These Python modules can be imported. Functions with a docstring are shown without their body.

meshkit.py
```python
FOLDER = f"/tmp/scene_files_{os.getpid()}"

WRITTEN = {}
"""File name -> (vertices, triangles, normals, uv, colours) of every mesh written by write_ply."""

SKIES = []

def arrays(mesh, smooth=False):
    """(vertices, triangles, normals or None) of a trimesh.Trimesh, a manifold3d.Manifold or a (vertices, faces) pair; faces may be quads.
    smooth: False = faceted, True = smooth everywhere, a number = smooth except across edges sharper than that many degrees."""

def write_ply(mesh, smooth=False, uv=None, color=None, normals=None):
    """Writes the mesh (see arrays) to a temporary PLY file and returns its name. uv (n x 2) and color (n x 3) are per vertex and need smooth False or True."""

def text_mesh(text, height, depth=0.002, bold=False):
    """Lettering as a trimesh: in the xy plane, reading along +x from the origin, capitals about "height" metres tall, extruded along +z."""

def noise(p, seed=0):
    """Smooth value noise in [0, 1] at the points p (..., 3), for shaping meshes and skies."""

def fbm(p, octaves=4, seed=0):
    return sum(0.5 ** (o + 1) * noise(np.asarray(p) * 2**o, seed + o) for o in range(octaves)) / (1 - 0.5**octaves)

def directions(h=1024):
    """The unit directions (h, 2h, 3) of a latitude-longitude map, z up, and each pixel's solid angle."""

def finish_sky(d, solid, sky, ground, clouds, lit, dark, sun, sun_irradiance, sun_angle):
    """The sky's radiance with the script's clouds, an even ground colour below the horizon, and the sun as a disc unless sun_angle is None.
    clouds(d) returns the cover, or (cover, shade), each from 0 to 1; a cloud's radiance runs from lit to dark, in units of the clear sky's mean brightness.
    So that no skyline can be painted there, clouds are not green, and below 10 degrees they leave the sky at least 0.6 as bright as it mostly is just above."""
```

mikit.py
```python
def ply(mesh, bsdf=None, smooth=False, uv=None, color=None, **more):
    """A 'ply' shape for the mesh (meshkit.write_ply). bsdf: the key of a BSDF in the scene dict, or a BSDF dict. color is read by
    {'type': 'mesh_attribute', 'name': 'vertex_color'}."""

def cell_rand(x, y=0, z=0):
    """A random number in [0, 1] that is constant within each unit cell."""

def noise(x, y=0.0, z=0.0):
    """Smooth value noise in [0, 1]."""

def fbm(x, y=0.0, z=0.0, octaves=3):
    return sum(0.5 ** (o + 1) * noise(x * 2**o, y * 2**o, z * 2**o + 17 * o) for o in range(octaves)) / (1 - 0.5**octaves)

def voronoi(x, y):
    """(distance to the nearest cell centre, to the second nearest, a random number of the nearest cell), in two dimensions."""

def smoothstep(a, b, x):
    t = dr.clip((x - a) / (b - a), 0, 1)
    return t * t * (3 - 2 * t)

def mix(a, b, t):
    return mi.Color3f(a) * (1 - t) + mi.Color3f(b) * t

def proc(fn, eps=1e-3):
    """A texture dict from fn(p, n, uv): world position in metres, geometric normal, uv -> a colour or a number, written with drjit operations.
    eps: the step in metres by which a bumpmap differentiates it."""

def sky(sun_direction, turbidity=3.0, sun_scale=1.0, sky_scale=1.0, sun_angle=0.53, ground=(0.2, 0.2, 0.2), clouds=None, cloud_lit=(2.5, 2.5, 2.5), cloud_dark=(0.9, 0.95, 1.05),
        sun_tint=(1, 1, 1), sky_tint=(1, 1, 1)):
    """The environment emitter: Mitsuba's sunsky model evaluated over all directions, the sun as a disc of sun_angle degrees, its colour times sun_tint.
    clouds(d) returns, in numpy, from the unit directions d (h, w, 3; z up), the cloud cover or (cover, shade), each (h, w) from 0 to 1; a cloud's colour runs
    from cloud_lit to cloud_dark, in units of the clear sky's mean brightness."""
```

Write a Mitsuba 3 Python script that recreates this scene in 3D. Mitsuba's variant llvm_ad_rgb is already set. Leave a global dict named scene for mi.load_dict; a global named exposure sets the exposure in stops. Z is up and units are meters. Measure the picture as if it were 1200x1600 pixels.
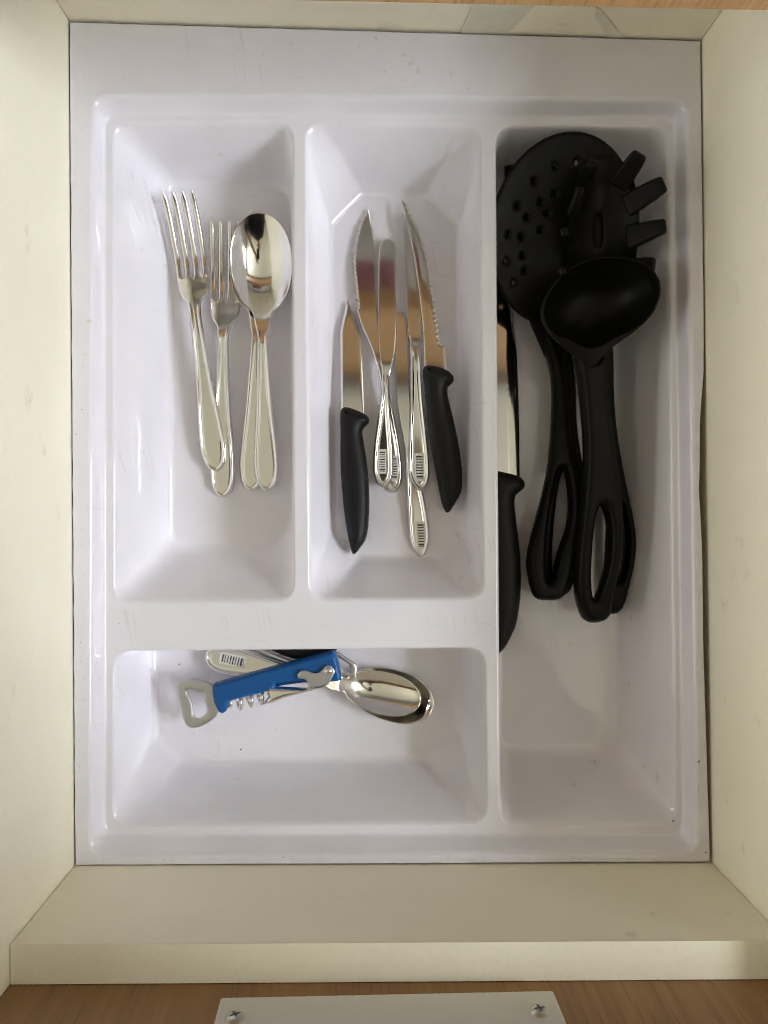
import math, random
import numpy as np, trimesh, shapely, mitsuba as mi, drjit as dr
import manifold3d as m3
from manifold3d import Manifold, CrossSection
from scipy.interpolate import PchipInterpolator
from scipy.spatial import cKDTree
from shapely.geometry import Polygon
import mikit, meshkit
from mikit import proc, noise, fbm, voronoi, cell_rand, smoothstep, mix
T = mi.ScalarTransform4f
rng = np.random.default_rng(7); random.seed(7)

# ------------------------------------------------------------------ camera, lights, exposure
# z = 0 is the top of the tray's rim; the drawer lies in x, y; metres
EYE = np.array([0, 0, 0.44])
FOC = 1200.0
FWD = np.array([25 / FOC, -10 / FOC, -1.0]); FWD /= np.linalg.norm(FWD)
RGT = np.cross(FWD, [0, 1, 0]); RGT /= np.linalg.norm(RGT)
UPV = np.cross(RGT, FWD)
exposure = -0.18
scene = {}
scene['camera'] = dict(type='perspective', fov_axis='y', fov=math.degrees(2 * math.atan(800 / FOC)), near_clip=0.005, far_clip=50.0,
                       to_world=T().look_at(origin=EYE.tolist(), target=(EYE + FWD).tolist(), up=[0, 1, 0]))
WIN = dict(x=1.35, y0=-0.66, y1=0.10, z0=0.80, z1=1.36)     # the window, high in the wall at the right
scene['wall_right__window_pane'] = dict(type='rectangle', to_world=T() @ T().translate([WIN['x'] - 0.01, (WIN['y0'] + WIN['y1']) / 2, (WIN['z0'] + WIN['z1']) / 2])
                                 @ T().rotate([0, 1, 0], -90) @ T().scale([(WIN['z1'] - WIN['z0']) / 2, (WIN['y1'] - WIN['y0']) / 2, 1]),
                                 bsdf=dict(type='diffuse', reflectance=dict(type='rgb', value=[.6, .6, .6])),
                                 emitter=dict(type='area', radiance=dict(type='rgb', value=[23.5, 24.8, 26.8])))
WIL = dict(x=-2.1, y0=-1.15, y1=0.35, z0=-.25, z1=1.05)      # the glazed door far off at the left
scene['wall_left__window_pane'] = dict(type='rectangle', to_world=T().translate([WIL['x'] + 0.01, (WIL['y0'] + WIL['y1']) / 2, (WIL['z0'] + WIL['z1']) / 2])
                                 @ T().rotate([0, 1, 0], 90) @ T().scale([(WIL['z1'] - WIL['z0']) / 2, (WIL['y1'] - WIL['y0']) / 2, 1]),
                                 bsdf=dict(type='diffuse', reflectance=dict(type='rgb', value=[.6, .6, .6])),
                                 emitter=dict(type='area', radiance=dict(type='rgb', value=[6.6, 6.6, 6.4])))
labels = {}
def lab(key, label=None, cat=None, group=None, kind=None):
    d = {}
    if label: d['label'] = label
    if cat: d['category'] = cat
    if group: d['group'] = group
    if kind: d['kind'] = kind
    labels[key] = d

def at(u, v, z):
    """the point at height z that is seen at u, v (1200 x 1600)"""
    u, v, z = np.broadcast_arrays(np.asarray(u, float), np.asarray(v, float), np.asarray(z, float))
    d = FWD * FOC + RGT * (u - 600)[..., None] - UPV * (v - 800)[..., None]
    return EYE + d * ((z - EYE[2]) / d[..., 2])[..., None]
def at_y(u, v, y):
    u, v = np.broadcast_arrays(np.asarray(u, float), np.asarray(v, float))
    d = FWD * FOC + RGT * (u - 600)[..., None] - UPV * (v - 800)[..., None]
    return EYE + d * ((y - EYE[1]) / d[..., 1])[..., None]

# ------------------------------------------------------------------ materials
def rgb(*c): return dict(type='rgb', value=list(c))
def two(b): return dict(type='twosided', bsdf=b)
def add_bsdf(name, **k):
    bump = k.pop('bump', None)
    b = dict(type='principled', **k)
    if bump: b = dict(type='bumpmap', arbitrary=proc(bump[0], bump[2]), scale=bump[1], bsdf=b)
    scene[name] = two(b)

def scr(p):
    # hairline scuffs left by cutlery: thin streaks in two directions, here and there
    a = noise(p.x * 1500 + p.y * 260, p.y * 45, 1.0); b = noise(p.x * 70 - p.y * 30, p.y * 1500 + p.x * 420, 5.0)
    m = smoothstep(.55, .75, noise(p.x * 42, p.y * 42, 11.0))
    return m * (smoothstep(.86, .95, a) + smoothstep(.88, .96, b))
def tray_col(p, n, uv):
    g = fbm(p.x * 60, p.y * 60, p.z * 60)
    return mix(mix((.705, .69, .75), (.74, .725, .785), g), (.55, .52, .48), .55 * smoothstep(.70, .80, fbm(p.x * 210 + 3, p.y * 210, p.z * 210, octaves=5)) * smoothstep(.5, .7, noise(p.x * 30, p.y * 30, p.z * 30)) + .35 * dr.clip(scr(p), 0, 1))
def tray_bump(p, n, uv):
    return fbm(p.x * 45, p.y * 45, p.z * 45, octaves=2)
def tray_rough(p, n, uv):
    return .05 + .09 * smoothstep(.5, .8, fbm(p.x * 90, p.y * 90, p.z * 90))
add_bsdf('tray_plastic', base_color=proc(tray_col), roughness=proc(tray_rough), specular=.6, bump=(tray_bump, .0003, 5e-4))
def board_col(p, n, uv):
    g = fbm(p.x * 22, p.y * 22, p.z * 22)
    s = noise(p.x * 900, p.y * 900, p.z * 900)
    c = mix((.76, .725, .575), (.81, .775, .63), g)
    m = smoothstep(.70, .80, fbm(p.x * 55 + 9, p.y * 55, p.z * 55, octaves=4)) * noise(p.x * 400, p.y * 400, p.z * 400)
    return mix(c * (0.97 + 0.05 * s), (.46, .42, .31), m * .45)
def board_bump(p, n, uv):
    return noise(p.x * 700, p.y * 700, p.z * 700)
add_bsdf('melamine', base_color=proc(board_col), roughness=.42, specular=.4, bump=(board_bump, .00006, 2e-4))
def edge_col(p, n, uv):
    s = fbm(p.x * 500, p.y * 500, p.z * 500)
    d = fbm(p.x * 1500, p.y * 1500, p.z * 1500)
    return mix((.70, .66, .50), (.84, .80, .64), .5 * s + .5 * d)
add_bsdf('board_edge', base_color=proc(edge_col), roughness=.6, specular=.3, bump=(board_bump, .0001, 2e-4))
def wood_fn(dark, light, k):
    def f(p, n, uv):
        w = noise(p.x * 9, p.y * 9, p.z * 4) * .012
        g = fbm((p.x + w) * 420 * k, p.y * 420 * k, p.z * 9, octaves=3)
        b = fbm((p.x + w) * 60 * k, p.y * 60 * k, p.z * 2.5, octaves=2)
        pore = smoothstep(.62, .8, noise((p.x + w) * 1300 * k, p.y * 1300 * k, p.z * 16))
        return mix(mix(dark, light, dr.clip(.55 * g + .6 * b - .1, 0, 1)), (dark[0] * .45, dark[1] * .42, dark[2] * .4), pore * .3)
    return f
def wood_bump(p, n, uv):
    return noise(p.x * 800, p.y * 800, p.z * 26)
add_bsdf('front_wood', base_color=proc(wood_fn((.18, .096, .036), (.33, .185, .078), 1.0)), roughness=.45, specular=.4, bump=(wood_bump, .00006, 2e-4))
add_bsdf('counter_wood', base_color=proc(wood_fn((.36, .20, .085), (.58, .36, .17), 1.0)), roughness=.42, specular=.4, bump=(wood_bump, .00006, 2e-4))
def steel_rough(p, n, uv):
    return .07 + .10 * smoothstep(.45, .8, fbm(p.x * 70, p.y * 70, p.z * 70))
def steel_col(p, n, uv):
    d = smoothstep(.70, .85, fbm(p.x * 160, p.y * 160, p.z * 160))
    return mix((.80, .785, .755), (.66, .64, .60), d * .6)
def steel_bump(p, n, uv):
    return noise(p.x * 2600 + p.y * 400, p.y * 90, 3.0) + .6 * noise(p.x * 300, p.y * 2400 + p.x * 300, 9.0)
add_bsdf('steel', bump=(steel_bump, .0000022, 1.5e-4), base_color=proc(steel_col), metallic=1.0, roughness=proc(steel_rough), specular=.5)
def blade_bump(p, n, uv):
    return noise(p.x * 1500, p.y * 30, p.z * 30)
add_bsdf('blade_steel', base_color=rgb(.74, .725, .70), metallic=1.0, roughness=.10, specular=.5, bump=(blade_bump, .000003, 2e-4))
add_bsdf('satin_steel', base_color=rgb(.56, .57, .60), metallic=1.0, roughness=.36, specular=.5)
def blk_bump(p, n, uv):
    return noise(p.x * 2200, p.y * 2200, p.z * 2200)
add_bsdf('black_plastic', base_color=rgb(.007, .007, .0075), roughness=.46, specular=.22, bump=(blk_bump, .00002, 1e-4))
def nylon_rough(p, n, uv):
    return .30 + .16 * fbm(p.x * 120, p.y * 120, p.z * 120)
add_bsdf('black_nylon', base_color=rgb(.0040, .0039, .0037), roughness=proc(nylon_rough), specular=.13, bump=(blk_bump, .00002, 1e-4))
add_bsdf('blue_plastic', base_color=rgb(.004, .078, .255), roughness=.36, specular=.35, bump=(blk_bump, .00002, 1e-4))
add_bsdf('plate_metal', base_color=rgb(.62, .61, .55), roughness=.4, metallic=.35, specular=.5)
add_bsdf('zinc', base_color=rgb(.55, .55, .54), metallic=1.0, roughness=.28, specular=.5)
def bars(p, n, uv):
    y = uv.y * 10; c = dr.floor(y); f = y - c
    inside = (uv.x > .16) & (uv.x < .84) & (uv.y > .08) & (uv.y < .92)
    return dr.select(inside & (f < .30 + .38 * cell_rand(c, 3, 5)), mi.Color3f(.035), mi.Color3f(.66, .65, .62))
add_bsdf('barcode_print', base_color=proc(bars), roughness=.45, specular=.4)
def tape_col(p, n, uv):
    return mix((.57, .555, .45), (.69, .67, .55), fbm(p.x * 160, p.y * 160, p.z * 160))
add_bsdf('tape', base_color=proc(tape_col), roughness=.3, specular=.5)
add_bsdf('ceiling_paint', base_color=rgb(.66, .62, .48), roughness=.8, specular=.2)
add_bsdf('wall_paint', base_color=rgb(.40, .385, .345), roughness=.8, specular=.2)
add_bsdf('stone', base_color=rgb(.22, .21, .20), roughness=.3, specular=.5)
add_bsdf('dim_paint', base_color=rgb(.17, .16, .145), roughness=.8, specular=.2)
add_bsdf('floor_tile', base_color=rgb(.42, .38, .33), roughness=.5, specular=.4)
add_bsdf('white_board', base_color=rgb(.80, .80, .79), roughness=.4, specular=.4)
add_bsdf('dark_paint', base_color=rgb(.03, .028, .026), roughness=.6, specular=.3)
add_bsdf('cloth', base_color=rgb(.018, .019, .024), roughness=.9, specular=.1)
add_bsdf('skin', base_color=rgb(.36, .21, .14), roughness=.5, specular=.35)
def pink_col(p, n, uv):
    rows = dr.abs(uv.y * 9 - dr.floor(uv.y * 9) - .5) < .2
    word = noise(uv.x * 26, dr.floor(uv.y * 9) * 7.3) > .5
    on = rows & word & (uv.x > .08) & (uv.x < .92)
    return dr.select(on, mi.Color3f(.06, .02, .03), mi.Color3f(.40, .165, .20))
add_bsdf('pink_print', base_color=proc(pink_col), roughness=.5, specular=.3)
add_bsdf('crumb', base_color=rgb(.20, .14, .10), roughness=.8, specular=.2)

# ------------------------------------------------------------------ mesh helpers
def put(key, mesh, bsdf, smooth=40, uv=None):
    scene[key] = mikit.ply(mesh, bsdf, smooth=smooth, uv=uv)
def box(x0, x1, y0, y1, z0, z1, r=.0):
    if r <= 0: return trimesh.creation.box(bounds=[[x0, y0, z0], [x1, y1, z1]])
    s = Manifold.sphere(r, 12)
    return Manifold.batch_hull([s.translate((x, y, z)) for x in (x0 + r, x1 - r) for y in (y0 + r, y1 - r) for z in (z0 + r, z1 - r)])
def tm(m):
    a = m.to_mesh(); return trimesh.Trimesh(a.vert_properties[:, :3], a.tri_verts, process=False)
def prism(bottom, top):
    """a closed solid between two polygons of equal length (bottom and top rings of points)"""
    b, t = np.asarray(bottom, float), np.asarray(top, float); n = len(b)
    v = np.vstack([b, t, [b.mean(0)], [t.mean(0)]]); f = []
    for i in range(n):
        j = (i + 1) % n
        f += [[i, j, n + j], [i, n + j, n + i], [2 * n, j, i], [2 * n + 1, n + i, n + j]]
    m = trimesh.Trimesh(v, f, process=False); m.fix_normals(); return m
def grid_solid(X, Y, ZT, ZB, mask=None):
    ns, nt = X.shape
    if mask is None: mask = np.ones((ns - 1, nt - 1), bool)
    top = np.stack([X, Y, ZT], -1).reshape(-1, 3); bot = np.stack([X, Y, ZB], -1).reshape(-1, 3)
    idx = np.arange(ns * nt).reshape(ns, nt); N = ns * nt
    a, b, c, d = idx[:-1, :-1][mask], idx[:-1, 1:][mask], idx[1:, 1:][mask], idx[1:, :-1][mask]
    tf = np.concatenate([np.stack([a, b, c], 1), np.stack([a, c, d], 1)])
    e = np.concatenate([np.stack(x, 1) for x in ((a, b), (b, c), (c, d), (d, a))])
    have = set(map(tuple, e.tolist()))
    rim = np.array([x for x in map(tuple, e.tolist()) if (x[1], x[0]) not in have])
    sides = np.concatenate([np.stack([rim[:, 0], rim[:, 0] + N, rim[:, 1] + N], 1), np.stack([rim[:, 0], rim[:, 1] + N, rim[:, 1]], 1)])
    m = trimesh.Trimesh(np.vstack([top, bot]), np.vstack([tf, tf[:, ::-1] + N, sides]), process=False)
    m.remove_unreferenced_vertices()
    return m
def frame(tail, head):
    """4x4: local origin at tail, +y to head, x level"""
    y = head - tail; L = np.linalg.norm(y); y /= L
    x = np.cross(y, [0, 0, 1]); x /= np.linalg.norm(x); z = np.cross(x, y)
    M = np.eye(4); M[:3, 0], M[:3, 1], M[:3, 2], M[:3, 3] = x, y, z, tail
    return M, L
def poly_solid(poly, thick, base, r=.002, lo=.35, res=.0014, dome=0.0):
    """a flat-ish solid over a polygon in x, y: thickness, mid height base(x, y), edges rounded over r"""
    rings = [np.asarray(poly.exterior.coords)[:-1]] + [np.asarray(h.coords)[:-1] for h in poly.interiors]
    m = Manifold.extrude(CrossSection([q.tolist() for q in rings], m3.FillRule.EvenOdd), thick).refine_to_length(res)
    a = tm(m); v = a.vertices.copy()
    d = shapely.distance(shapely.points(v[:, :2]), poly.boundary)
    s = np.clip(d / r, 0, 1); prof = lo + (1 - lo) * np.sqrt(np.clip(1 - (1 - s) ** 2, 0, 1))
    t = v[:, 2] / thick - .5
    v[:, 2] = base(v[:, 0], v[:, 1]) + t * thick * prof + (dome * np.minimum(d, .02) if dome else 0)
    return trimesh.Trimesh(v, a.faces, process=False)
def px_poly(pts, z, holes=(), smooth=0):
    """a polygon in x, y whose points are seen at pts when they lie at height z (a number or a function of x, y)"""
    from scipy.interpolate import CubicSpline
    def ring(q):
        q = np.asarray(q, float)
        if smooth:
            n = len(q); k = np.arange(-3, n + 4); s = np.concatenate([[0], np.cumsum(np.linalg.norm(np.diff(q[k % n], axis=0), axis=1) ** .5)])
            c = CubicSpline(s, q[k % n]); q = c(np.linspace(s[3], s[3 + n], n * smooth, endpoint=False))
        zz = z if np.isscalar(z) else FL + .02
        for _ in range(1 if np.isscalar(z) else 6):
            p = at(q[:, 0], q[:, 1], zz)
            if not np.isscalar(z): zz = z(p[:, 0], p[:, 1])
        return p[:, :2]
    p = Polygon(ring(pts), [ring(h) for h in holes])
    return p if p.is_valid else p.buffer(0)
def chain(pts, radii, res=None, taubin=0):
    ms = []
    for k in range(len(pts) - 1):
        ms.append((Manifold.sphere(radii[k], 20).translate(tuple(pts[k])) + Manifold.sphere(radii[k + 1], 20).translate(tuple(pts[k + 1]))).hull())
    return Manifold.batch_boolean(ms, m3.OpType.Add)
def tube(path, r, sides=14):
    p = np.asarray(path, float); t = np.gradient(p, axis=0); t /= np.linalg.norm(t, axis=1, keepdims=True)
    ref = np.array([.3, .2, 1.0]); a = np.cross(t, ref); a /= np.linalg.norm(a, axis=1, keepdims=True); b = np.cross(t, a)
    r = np.broadcast_to(np.asarray(r, float), (len(p),)); ang = np.arange(sides) * 2 * np.pi / sides
    v = p[:, None] + r[:, None, None] * (np.cos(ang)[None, :, None] * a[:, None] + np.sin(ang)[None, :, None] * b[:, None])
    n = len(p); f = []
    for i in range(n - 1):
        for j in range(sides):
            k = (j + 1) % sides
            f += [[i * sides + j, i * sides + k, (i + 1) * sides + k], [i * sides + j, (i + 1) * sides + k, (i + 1) * sides + j]]
    V = np.vstack([v.reshape(-1, 3), p[:1], p[-1:]]); N = n * sides
    for j in range(sides):
        k = (j + 1) % sides
        f += [[N, k, j], [N + 1, (n - 1) * sides + j, (n - 1) * sides + k]]
    m = trimesh.Trimesh(V, f, process=False); m.fix_normals(); return m

# ------------------------------------------------------------------ the room outside the frame
put('ceiling', box(-2.2, 1.5, -2.4, 0.95, 1.5, 1.6), 'ceiling_paint', smooth=False); lab('ceiling', kind='structure')
put('floor', box(-2.2, 1.5, -2.4, 0.95, -.95, -.85), 'floor_tile', smooth=False); lab('floor', kind='structure')
put('wall_back', box(-2.2, 1.5, .85, .95, -.85, 1.5), 'dim_paint', smooth=False); lab('wall_back', kind='structure')
put('wall_front', box(-2.2, 1.5, -2.4, -2.3, -.85, 1.5), 'dim_paint', smooth=False); lab('wall_front', kind='structure')
W = WIL
put('wall_left', trimesh.util.concatenate([box(-2.2, -2.1, -2.3, W['y0'], -.85, 1.5), box(-2.2, -2.1, W['y1'], .85, -.85, 1.5),
    box(-2.2, -2.1, W['y0'], W['y1'], -.85, W['z0']), box(-2.2, -2.1, W['y0'], W['y1'], W['z1'], 1.5)]), 'wall_paint', smooth=False); lab('wall_left', kind='structure')
W = WIN; wx = W['x']
put('wall_right', trimesh.util.concatenate([box(wx, wx + .12, -2.3, W['y0'], -.85, 1.5), box(wx, wx + .12, W['y1'], .85, -.85, 1.5),
    box(wx, wx + .12, W['y0'], W['y1'], -.85, W['z0']), box(wx, wx + .12, W['y0'], W['y1'], W['z1'], 1.5)]), 'wall_paint', smooth=False); lab('wall_right', kind='structure')
put('wall_right__window_frame', trimesh.util.concatenate([box(wx - .03, wx - .002, W['y0'] - .04, W['y0'], W['z0'] - .04, W['z1'] + .04), box(wx - .03, wx - .002, W['y1'], W['y1'] + .04, W['z0'] - .04, W['z1'] + .04),
    box(wx - .03, wx - .002, W['y0'], W['y1'], W['z0'] - .04, W['z0']), box(wx - .03, wx - .002, W['y0'], W['y1'], W['z1'], W['z1'] + .04)]), 'wall_paint', smooth=False)
# the closed drawer above, whose wooden front shows along the top edge of the picture and in the blades
ZU, ZT = .1296, .2950
e0, e1 = at(480, .5, ZU), at(1200, 16, ZU)
sl = (e1[1] - e0[1]) / (e1[0] - e0[0])
def fy(x): return float(e0[1] + sl * (x - e0[0]))
def slab(x0, x1, o0, o1, z0, z1, back=None):
    r = [[x0, fy(x0) + o0], [x1, fy(x1) + o0], [x1, fy(x1) + o1 if back is None else back], [x0, fy(x0) + o1 if back is None else back]]
    return prism([[*q, z0] for q in r], [[*q, z1] for q in r])
put('upper_drawer__front_panel', slab(-.262, .282, 0, .018, ZU, ZT), 'counter_wood', smooth=False)
put('upper_drawer__underside', slab(-.25, .27, .0185, 0, ZU + .004, ZU + .016, back=.80), 'white_board', smooth=False)
st = box(-.062, .026, .2135, .2500, ZU + .0030, ZU + .0038)
sv_ = np.array(st.vertices)[st.faces].reshape(-1, 3)
stm = trimesh.Trimesh(sv_, np.arange(36).reshape(-1, 3), process=False)
put('upper_drawer__underside__sticker', stm, 'pink_print', smooth=False, uv=np.stack([(sv_[:, 0] + .062) / .088, (sv_[:, 1] - .2135) / .0365], 1))
lab('upper_drawer', 'light brown wooden front of the closed drawer above, along the top edge', 'drawer')
labels['upper_drawer__underside__sticker'] = {'label': 'pink printed sticker mirrored in the knife blades'}
for k, (x0, x1) in enumerate(((-.9, -.265), (.285, .9))):
    put('cabinet_door' + (f'_{k:03d}' if k else ''), slab(x0, x1, 0, .018, -.6, ZT), 'counter_wood', smooth=False)
lab('cabinet_door', 'wooden cabinet door left of the drawers, outside the frame', 'cabinet door')
lab('cabinet_door_001', 'wooden cabinet door right of the drawers, outside the frame', 'cabinet door')
put('worktop', slab(-1.2, 1.2, -.012, 0, ZT + .002, ZT + .032, back=.845), 'stone', smooth=False)
lab('worktop', 'grey stone worktop above the drawers, outside the frame', 'worktop')

# ------------------------------------------------------------------ the drawer
ZB = -.058
TLo, TRo, BRo, BLo = at(106.5, 31, 0), at(1097, 61, 0), at(1114, 1349, 0), at(115.5, 1353, 0)
HS, HF, HB = .1005, .079, .1005        # heights of side boards, front board, back board
TB = .0185
def board(p, q, out, z0, z1, th=TB, ext0=0, ext1=0):
    """a board whose inner face runs p -> q, going out sideways"""
    p, q = np.array(p[:2]), np.array(q[:2]); d = (q - p) / np.linalg.norm(q - p); p, q = p - d * ext0, q + d * ext1
    o = np.array(out, float) * th
    ring = [p, q, q + o, p + o]
    return prism([[*r, z0] for r in ring], [[*r, z1] for r in ring])
gap = .0004
put('kitchen_drawer__side_panel', board(TLo, BLo, (-1, 0), ZB - .01, HS, ext0=.022, ext1=TB), 'melamine', smooth=False)
put('kitchen_drawer__side_panel_001', board(TRo, BRo, (1, 0), ZB - .01, HS, ext0=.022, ext1=TB), 'melamine', smooth=False)
dxy = np.array([.0005, 0, 0])
put('kitchen_drawer__back_panel', board(TLo + dxy, TRo - dxy, (0, 1), ZB - .01, HB), 'melamine', smooth=False)
fb = board(BLo + dxy, BRo - dxy, (0, -1), ZB - .01, HF - .0006)
put('kitchen_drawer__front_board', fb, 'melamine', smooth=False)
put('kitchen_drawer__front_board__edge_strip', board(BLo + dxy, BRo - dxy, (0, -1), HF - .0005, HF), 'board_edge', smooth=False)
put('kitchen_drawer__base', prism([[*p[:2], ZB - .006] for p in (BLo, BRo, TRo, TLo)], [[*p[:2], ZB] for p in (BLo, BRo, TRo, TLo)]), 'melamine', smooth=False)
# wooden drawer front, taller than the box, with the bracket plate screwed on it
oL, oR = BLo[:2] + [0, -TB - .0004], BRo[:2] + [0, -TB - .0004]
s2 = (oR[1] - oL[1]) / (oR[0] - oL[0])
def oy(x): return oL[1] + s2 * (x - oL[0])
put('kitchen_drawer__front_panel', prism([[-.245, oy(-.245), -.09], [-.245, oy(-.245) - .018, -.09], [.265, oy(.265) - .018, -.09], [.265, oy(.265), -.09]],
                                        [[-.245, oy(-.245), .17], [-.245, oy(-.245) - .018, .17], [.265, oy(.265) - .018, .17], [.265, oy(.265), .17]]), 'front_wood', smooth=False)
ym = oy(0) + .0012
pl, pr = at_y(345, 1563, ym), at_y(864, 1549, ym)
ang = math.atan2(pr[2] - pl[2], pr[0] - pl[0])
Lp = np.linalg.norm(pr - pl)
plate = tm(box(0, Lp, -.001, .001, 0, .045, .0008))
Mp = np.eye(4); ca, sa = math.cos(ang), math.sin(ang); Mp[:3, :3] = [[ca, 0, -sa], [s2, 1, 0], [sa, 0, ca]]; Mp[:3, 3] = [pl[0], oy(pl[0]) + .0012, pl[2]]
plate.apply_transform(Mp)
put('kitchen_drawer__bracket_plate', plate, 'plate_metal')
def screw(u, v):
    y = oy(0) + .0024
    p = at_y(u, v, y)
    prof = [(0, .0016), (.0022, .0014), (.0034, .0009), (.0042, 0), (.0042, -.001), (0, -.001)]
    h = Manifold.revolve(CrossSection([[(r, z) for r, z in prof][::-1]]), 40)
    cut = Manifold.cube((.0048, .0010, .003), True).translate((0, 0, .0016)) + Manifold.cube((.0010, .0048, .003), True).translate((0, 0, .0016))
    a = tm(h - cut.rotate((0, 0, random.uniform(0, 90))))
    a.apply_transform(trimesh.transformations.rotation_matrix(-math.pi / 2, [1, 0, 0]))
    a.apply_translation([p[0], oy(p[0]) + .0024, p[2]])
    return a
put('kitchen_drawer__bracket_plate__screw', screw(367, 1591), 'zinc', smooth=30)
put('kitchen_drawer__bracket_plate__screw_001', screw(843, 1578), 'zinc', smooth=30)
lab('kitchen_drawer', 'open kitchen drawer with cream boards and a brown wooden front, seen from above', 'drawer')
# old tape marks on the back board
def tape(pts):
    d = (TRo - TLo)[:2]; sb = d[1] / d[0]
    q = [at_y(u, v, TLo[1] + sb * (.1)) for u, v in pts]
    for _ in range(3): q = [at_y(u, v, TLo[1] + sb * (k[0] - TLo[0]) - .0003) for (u, v), k in zip(pts, q)]
    q = np.array(q); return prism(q, q - [0, .00025, 0])
put('kitchen_drawer__back_panel__tape', tape([(717, 54), (741, 4), (838, 6), (793, 53.5)]), 'tape', smooth=False)
put('kitchen_drawer__back_panel__tape_001', tape([(931, 12), (930, 27), (940, 43), (947, 57.5), (975, 58), (937, 13)]), 'tape', smooth=False)

# ------------------------------------------------------------------ the tray: one vacuum formed sheet
def outline(quad, radii, nc=14, ns=26, chamfer=(0, 0, 0, 0)):
    """rounded quad as a ring with a fixed count of points; quad TL, TR, BR, BL (x, y); chamfer 1 = straight corner"""
    q = np.asarray(quad, float)[:, :2]; out = []
    for k in range(4):
        p, a, b = q[k], q[k - 1], q[(k + 1) % 4]
        r = radii[k] if np.ndim(radii) else radii
        u, w = (a - p) / np.linalg.norm(a - p), (b - p) / np.linalg.norm(b - p)
        s, e = p + u * r, p + w * r
        t = np.linspace(0, 1, nc)[:, None]
        arc = (1 - t) ** 2 * s + 2 * t * (1 - t) * p + t ** 2 * e
        arc = .75 * arc + .25 * ((1 - t) ** 3 * s + 3 * t * (1 - t) ** 2 * (.35 * s + .65 * p) + 3 * t ** 2 * (1 - t) * (.35 * e + .65 * p) + t ** 3 * e)
        lin = (1 - t) * s + t * e
        c = chamfer[k]; out.append(arc * (1 - c) + lin * c)
        r2 = radii[(k + 1) % 4] if np.ndim(radii) else radii
        nb = q[(k + 2) % 4]; u2 = (p - b) / np.linalg.norm(p - b)
        e2 = b + u2 * r2
        out.append(e + (e2 - e) * (np.arange(1, ns) / ns)[:, None])
    return np.vstack(out)
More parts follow.
